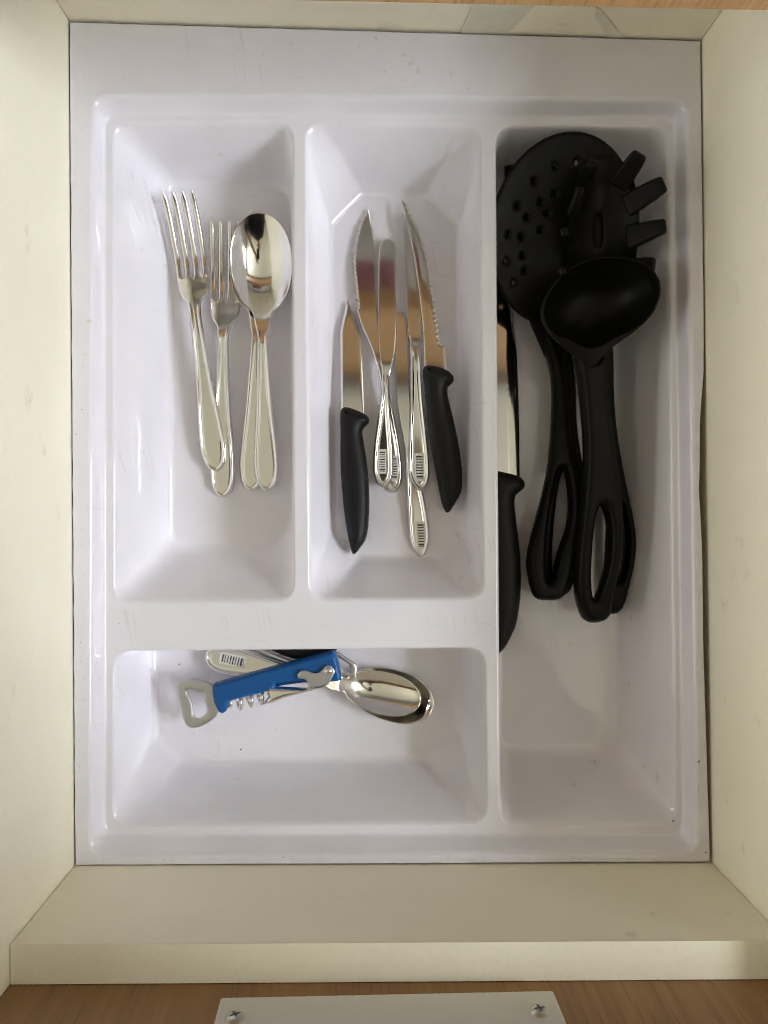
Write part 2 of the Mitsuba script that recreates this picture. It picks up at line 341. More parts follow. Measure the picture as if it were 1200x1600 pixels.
def inset(quad, d):
    q = np.asarray(quad, float)[:, :2]; n = len(q); res = []
    for k in range(n):
        a, p, b = q[k - 1], q[k], q[(k + 1) % n]
        u, w = (p - a) / np.linalg.norm(p - a), (b - p) / np.linalg.norm(b - p)
        n1, n2 = np.array([u[1], -u[0]]), np.array([w[1], -w[0]])     # clockwise quads: inside is to the right
        A = np.array([n1, n2]); res.append(np.linalg.solve(A, [n1 @ p + d, n2 @ p + d]))
    return np.array(res)
def quad_px(pts, z): return at([p[0] for p in pts], [p[1] for p in pts], z)[:, :2]
def ringz(r, z): return np.column_stack([r, np.full(len(r), z)])
ZR, ZD, ZF = 0.0, -.011, -.0555
def bez(a, b, c, n):
    t = np.linspace(0, 1, n)[:, None, None]
    return list((1 - t) ** 2 * a + 2 * t * (1 - t) * b + t ** 2 * c)
def loft(rings):
    n = len(rings[0]); v = np.vstack(rings); f = []
    i = np.arange(n); j = (i + 1) % n
    for k in range(len(rings) - 1):
        a, b = k * n, (k + 1) * n
        f.append(np.stack([a + i, a + j, b + j], 1)); f.append(np.stack([a + i, b + j, b + i], 1))
    return v, np.vstack(f)
def cap(poly_rings, z):
    """flat sheet: outer ring minus holes, triangulated"""
    p = Polygon(poly_rings[0], poly_rings[1:])
    v, f = trimesh.creation.triangulate_polygon(p, engine='earcut')
    return np.column_stack([v, np.full(len(v), z)]), f
def compartment(rim_px, flo_px, rr, rf, cham, rt=.0016, rb=.0036):
    R = quad_px(rim_px, ZD); F = quad_px(flo_px, ZF)
    q0 = outline(inset(R, -rt), rr + rt); r1 = outline(R, rr)
    f1 = outline(F, rf, chamfer=cham); q1 = outline(inset(F, rb), [max(.001, a - (rb * .6 if c else rb)) for a, c in zip(rf, cham)], chamfer=cham)
    A, B, C, D = ringz(q0, ZD), ringz(r1, ZD), ringz(f1, ZF), ringz(q1, ZF)
    t1, t2 = .08, .12
    b1, c1 = B + (C - B) * t1, C - (C - B) * t2
    rings = bez(A, B, b1, 6) + [b1 + (c1 - b1) * t for t in (.2, .4, .6, .8)] + bez(c1, C, D, 7)
    v, f = loft(rings)
    cv, cf = cap([q1], ZF)
    return q0, (v, f), (cv, cf)
mm = .001
C1 = compartment([(178, 192), (456, 192), (458, 938), (180, 940)], [(262, 286), (459, 286), (461, 858), (266, 858)], 11 * mm, [9 * mm, 18 * mm, 26 * mm, 12 * mm], (0, 0, 0, 0))
C2 = compartment([(479, 194), (749, 197), (755, 935), (485, 937)], [(515, 300), (717, 300), (722, 872), (519, 872)], 11 * mm, [21 * mm, 21 * mm, 17 * mm, 17 * mm], (1, 1, 1, 1))
C3 = compartment([(775, 198), (1043, 200), (1056, 1287), (782, 1288)], [(768, 268), (962, 268), (963, 1172), (775, 1172)], 11 * mm, [12 * mm, 12 * mm, 16 * mm, 12 * mm], (0, 0, .7, 0), rb=.0045)
C4 = compartment([(180, 1018), (757, 1013), (760, 1286), (178, 1290)], [(238, 1002), (716, 1000), (717, 1188), (242, 1192)], 11 * mm, [9 * mm, 9 * mm, 21 * mm, 17 * mm], (0, 0, 1, 1), rb=.0042)
def loop_px(pts, z): return quad_px(pts, z)
# step between the outer flange and the dividers
S0 = loop_px([(146, 150), (1073, 156), (1090, 1334), (141, 1336)], ZR); S1 = loop_px([(163, 178), (1054, 182), (1067, 1304), (164, 1304)], ZD)
s_q0 = outline(inset(S0, -.0022), .013); s_r = outline(S0, .011); s_f = outline(S1, .009); s_q1 = outline(inset(S1, .0012), .008)
A, B, C, D = ringz(s_q0, ZR), ringz(s_r, ZR), ringz(s_f, ZD), ringz(s_q1, ZD)
b1, c1 = B + (C - B) * .3, C - (C - B) * .2
sv, sf = loft(bez(A, B, b1, 6) + bez(c1, C, D, 5))
# outer edge, roughly trimmed with a knife, leaving a gap at the right board
OT = [(109, 35), (1094.5, 64.5), (1109, 1346), (118, 1351)]
def edge_side(a, b, n, wob):
    t = np.arange(n) / n
    p = np.stack([a[0] + (b[0] - a[0]) * t, a[1] + (b[1] - a[1]) * t], 1)
    return p + np.stack([wob(t), 0 * t], 1)
def wobr(t):
    base = np.interp(t, [0, .3, .4, .47, .55, .62, .75, .9, 1], [0, 0, -1, -8, -10, -7, -6, -2.5, 0])
    return base + 1.6 * (meshkit.fbm(np.stack([t * 22, t * 0, t * 0], -1)) - .5)
def wobl(t): return 1.8 * (meshkit.fbm(np.stack([t * 60, t * 0 + 5, t * 0], -1)) - .5)
op = np.vstack([edge_side(OT[0], OT[1], 60, lambda t: 0 * t), edge_side(OT[1], OT[2], 160, wobr), edge_side(OT[2], OT[3], 60, lambda t: 0 * t), edge_side(OT[3], OT[0], 160, wobl)])
jit = (meshkit.noise(np.stack([op[:, 0] * .35, op[:, 1] * .35, op[:, 0] * 0], -1)) - .5) * 1.0
op[:60, 1] += jit[:60]; op[220:280, 1] += jit[220:280]
outer = quad_px(op, ZR)
fl_v, fl_f = cap([outer, s_q0], ZR)
ov, of = loft([ringz(outer, ZR), ringz(outer + (outer.mean(0) - outer) * .0006, ZR - .0012)])
pl_v, pl_f = cap([s_q1, C1[0], C2[0], C3[0], C4[0]], ZD)
parts = {'cutlery_tray__rim': [(fl_v, fl_f), (sv, sf), (ov, of)], 'cutlery_tray__dividers': [(pl_v, pl_f)]}
for k, Cx in enumerate((C1, C2, C3, C4)):
    parts['cutlery_tray__compartment' + (f'_{k:03d}' if k else '')] = [Cx[1], Cx[2]]
# one set of normals over the whole sheet, so that the parts meet without seams
allv, allf, own, n0 = [], [], [], 0
for k, ms in parts.items():
    for v, f in ms:
        allv.append(v); allf.append(np.asarray(f) + n0); own += [k] * len(f); n0 += len(v)
allv, allf, own = np.vstack(allv), np.vstack(allf), np.array(own)
key = np.round(allv / 2e-6).astype(np.int64); _, inv = np.unique(key, axis=0, return_inverse=True); inv = inv.ravel()
fn = np.cross(allv[allf[:, 1]] - allv[allf[:, 0]], allv[allf[:, 2]] - allv[allf[:, 0]])
flip = fn[:, 2] < 0; allf[flip] = allf[flip][:, ::-1]; fn[flip] *= -1
ln = np.linalg.norm(fn, axis=1, keepdims=True); unit = fn / np.maximum(ln, 1e-20)
nn = np.zeros((inv.max() + 1, 3)); flat = np.zeros((inv.max() + 1), bool)
for k in range(3): np.add.at(nn, inv[allf[:, k]], unit * np.minimum(ln, 4e-6))
up = unit[:, 2] > .99999
for k in range(3): flat[inv[allf[up & (ln[:, 0] > 2e-6), k]]] = True
nn[flat] = [0, 0, 1]
nn /= np.maximum(np.linalg.norm(nn, axis=1, keepdims=True), 1e-20)
for k in parts:
    sel = allf[own == k]; used, re = np.unique(sel, return_inverse=True)
    v = allv[used]; f = re.reshape(-1, 3)
    path = meshkit.write_ply((v, f), False, normals=nn[inv[used]])
    scene[k] = dict(type='ply', filename=path, face_normals=False, bsdf=dict(type='ref', id='tray_plastic'))
lab('cutlery_tray', 'pale lilac-white plastic cutlery tray with four compartments fitted inside the drawer', 'cutlery tray')

# ------------------------------------------------------------------ forks and spoons
def pch(pts): 
    p = np.asarray(pts, float); return PchipInterpolator(p[:, 0], p[:, 1])
HANDLE = [(0, .2), (.6, 2.0), (2, 3.9), (5, 5.8), (10, 7.2), (18, 7.8), (30, 7.2), (56, 5.2), (85, 3.9), (102, 3.4)]
def dist_outline(S, X, s, hwl, hwr):
    o = np.vstack([np.column_stack([s, -hwl]), np.column_stack([s, hwr])])
    fine = np.vstack([np.column_stack([np.interp(np.linspace(0, 1, 3000), np.linspace(0, 1, len(s)), o[i:i + len(s), 0]), np.interp(np.linspace(0, 1, 3000), np.linspace(0, 1, len(s)), o[i:i + len(s), 1])]) for i in (0, len(s))])
    d, _ = cKDTree(fine).query(np.stack([S.ravel(), X.ravel()], 1)); return d.reshape(S.shape)
def bead(d): return .55 * np.exp(-((d - 1.15) / .62) ** 2) - .22 * np.exp(-((d - 2.5) / .55) ** 2) - .75 * np.exp(-(d / .38) ** 2)
def finish(X, S, ZT, ZBm, mask, M):
    m = grid_solid(X * mm, S * mm, ZT * mm, ZBm * mm, mask); m.apply_transform(M); return m
def fork(tail, head, wk=1.0, rise=5.0, bend=0.0):
    M, L = frame(tail, head); L /= mm
    k = L / 180.0
    root, palm0 = .715 * L, .60 * L
    w = [(a * k, b * wk) for a, b in HANDLE] + [(palm0 + .02 * L, 4.2 * wk), (palm0 + .05 * L, 7.6 * wk), (palm0 + .085 * L, 9.2 * wk), (root, 9.5 * wk), (.86 * L, 10.0 * wk), (L, 10.2 * wk)]
    hw = pch(w)
    s = np.concatenate([(1 - np.cos(np.linspace(0, np.pi / 2, 22))) * 20 * k, np.linspace(20 * k, root, 90)[1:], np.linspace(root, L, 44)[1:]])
    tw, g = .335, .22; cols = [-1.0]
    isl = []
    for q in range(4):
        a = -1 + q * (tw + g); cols += list(np.linspace(a, a + tw, 9)[1:]); isl += [0] * 8
        if q < 3: cols += list(np.linspace(a + tw, a + tw + g, 4)[1:]); isl += [1] * 3
    t = np.array(cols); isl = np.array(isl, bool)
    S, Tt = np.meshgrid(s, t, indexing='ij'); H = hw(S); X = H * Tt
    # tines taper to the tip about their own middles
    mid = np.array([-1 + q * (tw + g) + tw / 2 for q in range(4)]); near = mid[np.argmin(np.abs(Tt[..., None] - mid), -1)]
    f = np.clip((S - root) / (L - root), 0, 1); tip = np.clip((S - (L - 4)) / 4, 0, 1)
    shrink = 1 - .22 * f - .42 * tip ** 2
    intine = (np.abs(Tt - near) <= tw / 2 + 1e-6) & (S > root - 1e-6)
    X = np.where(intine, H * (near + (Tt - near) * shrink), X)
    X = X + bend * np.clip((S - .55 * L) / (.45 * L), 0, 1) ** 2
    zc = pch([(0, 1.5), (.15 * L, 4), (.4 * L, 7), (.58 * L, 8), (.68 * L, 4.5), (.76 * L, 2.2), (.9 * L, 2.4 + rise * .35), (L, 2.6 + rise)])(S)
    d = dist_outline(S, H * Tt, s, hw(s), hw(s))
    hand = 1 - np.clip((S - .56 * L) / (.06 * L), 0, 1)
    zt = zc + 1.0 + bead(d) * hand + (1 - hand) * (-.5 * np.exp(-(d / .4) ** 2) - .012 * X ** 2 * np.where(S > root, 0, 1))
    lt = np.abs(Tt - near) / (tw / 2)
    zt = np.where(intine, zt - .45 * np.clip(lt, 0, 1) ** 3 * np.clip((S - root) / 3, 0, 1), zt)
    zb = zc - .9 - (1 - hand) * .012 * X ** 2 * np.where(S > root, 0, 1)
    zb = np.minimum(zb, zt - .4)
    smid = (s[:-1] + s[1:]) / 2
    slot_root = root + np.array([2.0 if q else 0 for q in range(1)])[0]
    mask = ~((smid[:, None] > slot_root) & isl[None, :])
    return finish(X, S, zt, zb, mask, M)
def spoon(tail, head, bl=60, tipup=7.5, bw=19.2, dep=9.5, wk=1.0, sk=1.0, bend=0, roll=0):
    M, L = frame(tail, head); L /= mm
    if roll: M = M @ trimesh.transformations.rotation_matrix(math.radians(roll), [0, 1, 0])
    hs = L - bl - 14 * sk; k = hs / 104.0
    w = [(a * k, b * wk) for a, b in HANDLE if a < 100] + [(hs, 3.3 * wk), (hs + 7 * sk, 4.4 * wk)]
    for a in np.array([.03, .08, .15, .25, .36, .48, .60, .72, .82, .90, .96, .988]):
        c_ = .54; e_ = (a - c_) / (c_ if a < c_ else 1 - c_)
        w.append((L - bl + a * bl, max(4.6 * sk, bw * max(0, 1 - abs(e_) ** (2.15 if a < c_ else 2.2)) ** .5) if a < .5 else bw * max(0, 1 - abs(e_) ** 2.2) ** .5))
    w.append((L, .25)); 
    w = sorted(w); w = [w[0]] + [b for a, b in zip(w, w[1:]) if b[0] - a[0] > .05]
    hw = pch(w)
    s = np.concatenate([(1 - np.cos(np.linspace(0, np.pi / 2, 22))) * 20 * k, np.linspace(20 * k, L - bl * .4, 110)[1:], L - bl * .4 + np.sin(np.linspace(0, np.pi / 2, 46))[1:] * bl * .4])
    t = np.linspace(-1, 1, 45); t = np.sign(t) * (1 - (1 - np.abs(t)) ** 1.25)
    S, Tt = np.meshgrid(s, t, indexing='ij'); H = hw(S); X = H * Tt
    sc = L - bl * .50; rho2 = ((S - sc) / (bl * .56)) ** 2 + (X / (bw * 1.02)) ** 2
    dish = dep * np.clip(1 - rho2, 0, 1) ** 1.0
    zc = pch([(0, 1.5), (.2 * hs, 4), (.6 * hs, 9.5), (hs * .95, 11.5), (hs + 8 * sk, 10), (L - bl * .75, dep + .2), (L - bl * .4, dep + 3.2), (L, dep + tipup)])(S)
    d = dist_outline(S, X, s, hw(s), hw(s))
    hand = 1 - np.clip((S - hs * .94) / (10 * sk), 0, 1)
    zt = zc + .9 + bead(d) * hand - (1 - hand) * .45 * np.exp(-(d / .4) ** 2) - dish
    zb = zc - .7 - dish * 1.0
    X = X + bend * np.clip((S - .5 * L) / (.5 * L), 0, 1)
    return finish(X, S, zt, zb, None, M)
FL = -.0555
put('fork', fork(at(339, 737, FL + .0048), at(288, 318, FL + .004), 1.03, rise=15, bend=0), 'steel')
lab('fork', 'uppermost stainless steel fork, leaning left with its tines against the compartment slope', 'fork', 'forks')
put('fork_001', fork(at(348.5, 777, FL + .002), at(355, 353, FL + .002), 1.0, rise=5), 'steel')
lab('fork_001', 'stainless steel fork between the leaning fork and the spoons', 'fork', 'forks')
put('spoon', spoon(at(393, 767, FL + .0005), at(414, 349, FL + .002)), 'steel')
lab('spoon', 'lower tablespoon, mostly covered, its handle showing left of the upper spoon handle', 'spoon', 'tablespoons')
put('spoon_001', spoon(at(418, 767, FL + .006), at(411, 349, FL + .006), tipup=11), 'steel')
lab('spoon_001', 'upper steel tablespoon with its mirror-bright bowl facing up, beside the forks', 'spoon', 'tablespoons')

# ------------------------------------------------------------------ table knives and steak knife, all steel
def strip(rows, zfun, th=1.2, beadk=1.0, hand_from=1e9, ext=.5, ncol=45, serr=None):
    """a long flat thing running down the drawer; rows of (v, left u, right u) tip first; zfun(v) height of its middle, mm over the floor"""
    r = np.asarray(rows, float); v0, v1 = r[0, 0], r[-1, 0]
    li, ri = pch(r[:, [0, 1]]), pch(r[:, [0, 2]])
    v = np.concatenate([v0 + (1 - np.cos(np.linspace(0, np.pi / 2, 20))) * 16, np.linspace(v0 + 16, v1 - 30, 150)[1:], v1 - 30 + np.sin(np.linspace(0, np.pi / 2, 34))[1:] * 30])
    lu, ru = li(v), ri(v)
    if serr is not None:
        side, a, b, pitch, amp = serr
        vv = np.linspace(v0, v1, 900); v = np.unique(np.concatenate([v, vv[(vv > a) & (vv < b)]])); lu, ru = li(v), ri(v)
        saw = amp * np.abs(np.sin((v - a) / pitch * np.pi)) * ((v > a) & (v < b))
        if side < 0: lu = lu + saw
        else: ru = ru - saw
    t = np.linspace(0, 1, ncol); V, Tt = np.meshgrid(v, t, indexing='ij')
    U = lu[:, None] + (ru - lu)[:, None] * Tt
    Z = FL + zfun(V) * mm
    P = at(U, V, Z); X, Y = P[..., 0] / mm, P[..., 1] / mm
    e = np.vstack([np.column_stack([X[:, 0], Y[:, 0]]), np.column_stack([X[::-1, -1], Y[::-1, -1]])])
    e = np.vstack([np.linspace(e[i], e[(i + 1) % len(e)], 8)[:-1] for i in range(len(e))])
    d, _ = cKDTree(e).query(np.stack([X.ravel(), Y.ravel()], 1)); d = d.reshape(X.shape)
    hand = np.clip((V - hand_from) / 25, 0, 1)
    zt = Z / mm + th / 2 + hand * (.4 + bead(d) * beadk) - (1 - hand) * .35 * np.exp(-(d / .5) ** 2)
    zb = Z / mm - th / 2 - hand * .4
    return grid_solid(X * mm, Y * mm, zt * mm, np.minimum(zb, zt - .15) * mm), (li, ri, zfun)
def sticker(rows_fn, va, vb, fa, fb, lift):
    """a small paper barcode label on a handle, from v = va to vb, between the width fractions fa and fb"""
    li, ri, zf = rows_fn
    v = np.linspace(va, vb, 14); t = np.linspace(fa, fb, 7); V, Tt = np.meshgrid(v, t, indexing='ij')
    U = li(V) + (ri(V) - li(V)) * Tt; P = at(U, V, FL + (zf(V) + lift) * mm)
    m = grid_solid(P[..., 0], P[..., 1], P[..., 2] + .00012, P[..., 2])
    n = V.size; uvv = np.stack([(Tt - fa).ravel() / (fb - fa), (V - va).ravel() / (vb - va)], 1)
    return m, np.vstack([uvv, uvv])[:len(m.vertices)]
def lin(*p):
    q = np.asarray(p, float)
    return lambda v: sum(np.interp(np.asarray(v) + d, q[:, 0], q[:, 1]) for d in np.linspace(-12, 12, 9)) / 9
def tk(key, rows, zf, hf, label, group, stick=None, serr=None, th=1.2):
    m, fnr = strip(rows, zf, hand_from=hf, serr=serr, th=th); put(key, m, 'blade_steel')
    if stick:
        sm, uv = sticker(fnr, *stick); put(key + '__barcode_sticker', sm, 'barcode_print', smooth=False, uv=uv)
    lab(key, label, 'knife', group)
tk('steak_knife', [(326, 574.5, 575.5), (337, 566, 578), (360, 557, 581.5), (392, 551, 585), (412, 550, 587), (443, 553, 588), (480, 557, 590), (511, 566, 592), (538, 578, 596), (565, 587, 600), (600, 594, 606), (650, 598, 616), (700, 598, 624.5), (735, 598, 628), (755, 601.5, 626.5), (764, 606, 622), (768.5, 610, 618), (770.5, 613.5, 614.5)],
   lin((290, .5), (326, 1.8), (560, 10.0), (620, 9.6), (770, 2.6)), 560, 'one-piece steel steak knife, its serrated blade at the left of the middle compartment', None, (712, 752, .42, .82, .95), serr=(-1, 332, 482, 7.0, 4.4))
tk('table_knife', [(373, 603, 607), (375, 599, 612), (381, 595, 617), (394, 592.5, 619), (420, 591, 619.5), (480, 590.5, 620), (540, 592, 618), (575, 596, 612), (592, 597, 608), (650, 591, 610), (700, 584.5, 613.5), (732, 583, 614.5), (748, 586, 612), (758, 591.5, 606.5), (761.5, 597, 602), (762.5, 599, 600)],
   lin((340, 4.2), (373, 5.4), (575, 12.5), (630, 12.3), (762, 7)), 585, 'round-tipped table knife lying over the steak knife, barcode sticker on its handle', 'table knives', (702, 740, .24, .66, 1.1))
tk('table_knife_001', [(486, 622, 626), (488, 618, 630), (494, 616, 634), (508, 615, 636.5), (560, 616, 639), (620, 620, 642), (665, 627, 645), (690, 632, 646), (720, 634, 651), (760, 635, 659), (800, 637, 666.5), (838, 639.5, 670.5), (855, 644, 668), (866, 651, 664), (870.5, 656, 660), (871.5, 657.5, 658.5)],
   lin((450, .4), (486, 1.6), (670, 8.0), (720, 7.8), (871, 2.0)), 690, 'table knife reaching lowest in the middle compartment, barcode sticker on its handle end', 'table knives', (815, 858, .36, .84, .95))
tk('table_knife_002', [(331, 631, 634), (334, 630.5, 640), (345, 630.5, 646), (403, 632.5, 656), (470, 635.5, 660), (502, 637, 661), (522, 638, 659), (532, 640.5, 657), (560, 641, 658), (620, 641, 661), (680, 639, 667), (735, 638, 671), (752, 642, 669), (762, 649, 663), (766, 654, 658), (767, 655.5, 656.5)],
   lin((300, 3.4), (331, 4.6), (525, 11.4), (580, 11.6), (767, 8.0)), 540, 'table knife partly under the serrated black-handled knife, barcode sticker on its handle', 'table knives', (708, 752, .28, .78, 1.1))

# ------------------------------------------------------------------ black handled knives
def blade(pts, z, base, th=.0016, serr=None):
    p = px_poly(pts, z); return poly_solid(p, th, base, r=.0030, lo=.12, res=.0011)
def serrate(a, b, n, amp):
    """scalloped cutting edge along a polyline"""
    a = np.asarray(a, float); s = np.concatenate([[0], np.cumsum(np.linalg.norm(np.diff(a, axis=0), axis=1))]); out = []
    q = np.linspace(0, s[-1], n * 6 + 1); P = np.stack([np.interp(q, s, a[:, 0]), np.interp(q, s, a[:, 1])], 1); tg = np.gradient(P, axis=0); tg /= np.linalg.norm(tg, axis=1, keepdims=True)
    nr = np.stack([-tg[:, 1], tg[:, 0]], 1) * b
    return [tuple(x) for x in P + nr * (amp * np.abs(np.sin(np.arange(len(q)) / 6 * np.pi)))[:, None]]
def zplane(pa, za, pb, zb):
    """height that runs from za at point pa to zb at point pb along that line"""
    a, b = at(*pa, za)[:2], at(*pb, zb)[:2]; d = b - a; L2 = d @ d
    return lambda x, y: za + (zb - za) * np.clip(((x - a[0]) * d[0] + (y - a[1]) * d[1]) / L2, -.4, 1.4)
def handle(pts, z, base, th=.014, r=.0075, lo=.18):
    return poly_solid(px_poly(pts, z, smooth=5), th, base, r=r, lo=lo, res=.0013)
bz = zplane((543, 470), FL + .0026, (570, 645), FL + .0088)
bh = zplane((543, 640), FL + .0085, (553, 866), FL + .0085)
put('paring_knife__blade', blade([(533, 648), (532, 560), (531.5, 519), (542.5, 469), (553, 490), (563, 520), (566, 560), (569, 655)], bz, bz), 'blade_steel')
put('paring_knife__handle', handle([(533.5, 640), (540, 636.5), (556, 641), (570, 647.5), (577, 655), (575, 662), (567.5, 670), (568, 690), (574, 730), (577, 775), (576, 815), (571, 843), (561, 858), (553, 866), (548, 857), (540, 815), (534.5, 765), (532, 715), (532, 670)], bh, bh), 'black_plastic')
lab('paring_knife', 'small plain-edged paring knife with a black handle, at the left of the middle compartment', 'knife')
bz = zplane((627, 313), FL + .0100, (680, 578), FL + .0192)
bh = zplane((680, 578), FL + .0185, (700, 800), FL + .0095)
sp = [(627, 313), (633, 335), (645, 392), (654, 448), (660, 500), (662, 520), (664, 585)]
se = serrate([(694, 534), (689, 536), (683, 483), (672, 414), (667, 392), (657, 359), (648, 340), (637, 318)], -1, 27, 3.6)
put('serrated_knife__blade', blade(sp + [(700, 592), (697, 557), (694, 535)] + se[2:], bz, bz), 'blade_steel')
put('serrated_knife__handle', handle([(661, 577), (667, 571.5), (682, 573), (699, 579.5), (708.5, 590), (707, 598), (699.5, 606), (701.5, 628), (711, 668), (719, 712), (722, 745), (719.5, 771), (710, 788), (700, 801), (694, 796), (685, 760), (676.5, 715), (668, 660), (662.5, 605)], bh, bh), 'black_plastic')
lab('serrated_knife', 'black-handled serrated knife lying at the right of the middle compartment', 'knife')
bh = zplane((785, 300), FL + .012, (790, 1015), FL + .011)
xk = at(794, 600, FL + .01)[0]
bp = zplane((790, 420), FL + .002, (790, 740), FL + .0125)
def bz(x, y): return bp(x, y) - np.maximum(0, x - xk) * .24
put('chef_knife__blade', blade([(762, 745), (758, 560), (762, 440), (776, 360), (788, 415), (799, 480), (808, 560), (811, 660), (812, 755)], bz, bz, .002), 'blade_steel')
put('chef_knife__handle', handle([(766, 738), (780, 736.5), (800, 741), (815, 748), (819.5, 757), (816, 765), (806, 773), (803.5, 790), (808, 830), (812, 870), (813, 920), (808, 965), (803, 982), (783, 1017), (770, 1020), (764, 960), (761, 860)], bh, bh, th=.018, r=.009), 'black_plastic')
lab('chef_knife', 'large black-handled knife half hidden by the divider of the right compartment', 'knife')

# ------------------------------------------------------------------ black nylon kitchen utensils
def loop_handle(key, pts, hole, z, base, th=.015):
    p = px_poly(pts, z, holes=[hole], smooth=4)
    put(key, poly_solid(p, th, base, r=.0042, lo=.34, res=.0014), 'black_nylon')
# turner at the bottom of the pile
bz = zplane((840, 260), FL + .006, (890, 930), FL + .009)
p = px_poly([(788, 252), (830, 247), (925, 262), (930, 400), (905, 470), (880, 545), (852, 545), (835, 470), (792, 400)], bz)
put('turner__blade', poly_solid(p, .0022, bz, r=.001, res=.004), 'black_nylon')
H1 = [(846, 515), (872, 540), (884, 575), (888, 620), (890, 670), (898, 725), (907, 785), (906, 830), (899, 872), (888, 910), (880, 930), (866, 937), (848, 937), (835, 933), (826, 905), (823, 875), (833, 825), (849, 765), (858, 710), (862, 650), (861, 590), (850, 545)]
O1 = [(877, 731), (885, 752), (888, 790), (883, 830), (870, 868), (862, 903), (856, 909), (852, 892), (853, 850), (858, 795), (867, 745)]
loop_handle('turner__handle', [(u + 10 - .008 * (v - 700), v - 6) for u, v in H1], [(u + 9, v - 4) for u, v in O1], bz, bz, .013)
lab('turner', 'black nylon turner at the bottom of the pile, one square corner showing top left', 'turner')
# skimmer with round perforated head, leaning on the end wall
ec, rx, ry = np.array([878.0, 356.0]), 112.0, 154.0
th_ = np.linspace(0, 2 * np.pi, 100, endpoint=False); rot = math.radians(14)
e = np.stack([rx * np.cos(th_), ry * np.sin(th_)], 1) @ np.array([[math.cos(rot), math.sin(rot)], [-math.sin(rot), math.cos(rot)]]) + ec
from shapely.ops import unary_union
slope = zplane((905, 205), FL + .053, (850, 545), FL + .017)
hp = unary_union([px_poly(e, slope), px_poly([(800, 440), (905, 440), (886, 560), (852, 560)], slope)]).buffer(-.004).buffer(.004)
holes_px = [(868, 258), (902, 252), (835, 281), (869, 300), (846, 313), (808, 320), (824, 337), (857, 330), (793, 365), (815, 368), (846, 357), (791, 408), (820, 422), (817, 398), (803, 441)]
for u, v in holes_px:
    cpt = px_poly([(u - 1, v - 1), (u + 1, v - 1), (u, v + 1)], slope).centroid; a = np.linspace(0, 2 * np.pi, 14, endpoint=False)
    hp = hp.difference(Polygon(np.stack([cpt.x + .0012 * np.cos(a), cpt.y + .0017 * np.sin(a)], 1)))
cs_ = px_poly([(876, 350), (880, 350), (878, 354)], slope).centroid; cx_, cy_ = cs_.x, cs_.y
def skz(x, y): return slope(x, y) - .005 * np.clip(1 - ((x - cx_) / .043) ** 2 - ((y - cy_) / .056) ** 2, 0, 1)
put('skimmer__head', poly_solid(hp, .0024, skz, r=.0011, lo=.3, res=.0017), 'black_nylon')
bz = zplane((865, 530), FL + .018, (855, 935), FL + .022)
loop_handle('skimmer__handle', H1, O1, bz, bz, .014)
lab('skimmer', 'black nylon skimmer with a round perforated head, left of the pile', 'skimmer')
# spaghetti server
srv = zplane((945, 240), FL + .058, (935, 450), FL + .030)
pc = at(936, 340, FL + .047)[:2]
def svz(x, y): return srv(x, y) + .013 * np.clip(((x - pc[0]) / .019) ** 2 * np.clip(1 + (y - pc[1]) / .04, 0, 1), 0, 1.2) - .003
p = px_poly([(905, 272), (945, 240), (972, 254), (985, 300), (988, 360), (986, 420), (970, 470), (945, 540), (918, 540), (900, 470), (886, 410), (886, 340)], srv, holes=[[(936, 331), (941, 331), (941, 385), (936, 385)]], smooth=3)
put('spaghetti_server__head', poly_solid(p, .0028, svz, r=.0014, lo=.4, res=.002), 'black_nylon')
def tooth(u0, v0, u1, v1, z0, z1, w0, w1, th=.0022):
    a, b = at(u0, v0, z0), at(u1, v1, z1); d = b - a; d /= np.linalg.norm(d); s = np.cross(d, [0, 0, 1]); s /= np.linalg.norm(s); n = np.cross(s, d)
    pts = []
    for pnt, w, t in ((a, w0, th * 1.1), (a + (b - a) * .8, w1 * 1.02, th), (b, w1 * .82, th * .55)):
        for i in (-1, 1):
            for j in (-1, 1): pts.append(Manifold.sphere(.0017, 16).translate(tuple(pnt + s * i * w / 2 + n * j * t * .4)))
    return Manifold.batch_hull(pts)
teeth = [(968, 288, 998, 244, .060, .072, .0078, .0066), (982, 320, 1034, 289, .058, .070, .0098, .0072), (984, 371, 1036, 354, .053, .067, .0110, .0060), (980, 420, 1019, 413, .048, .060, .0078, .0052),
         (897, 330, 906, 298, .060, .072, .0048, .002), (890, 372, 882, 363, .056, .068, .0048, .002), (890, 425, 879, 424, .051, .064, .0048, .002), (915, 272, 926, 256, .062, .073, .0052, .003)]
for k, q in enumerate(teeth):
    put('spaghetti_server__tooth' + (f'_{k:03d}' if k else ''), tooth(q[0], q[1], q[2], q[3], FL + q[4], FL + q[5], q[6], q[7]), 'black_nylon')
bz = zplane((930, 500), FL + .0215, (960, 945), FL + .0085)
loop_handle('spaghetti_server__handle', [(918, 520), (946, 520), (957, 600), (966, 700), (981, 780), (991, 835), (988, 885), (977, 930), (966, 955), (950, 957), (944, 925), (946, 870), (948, 780), (938, 690), (926, 600)], [(964, 790), (974, 825), (974, 865), (966, 905), (960, 908), (957, 870), (959, 820)], bz, bz)
lab('spaghetti_server', 'black nylon spaghetti server with teeth pointing right, under the ladle', 'spaghetti server')
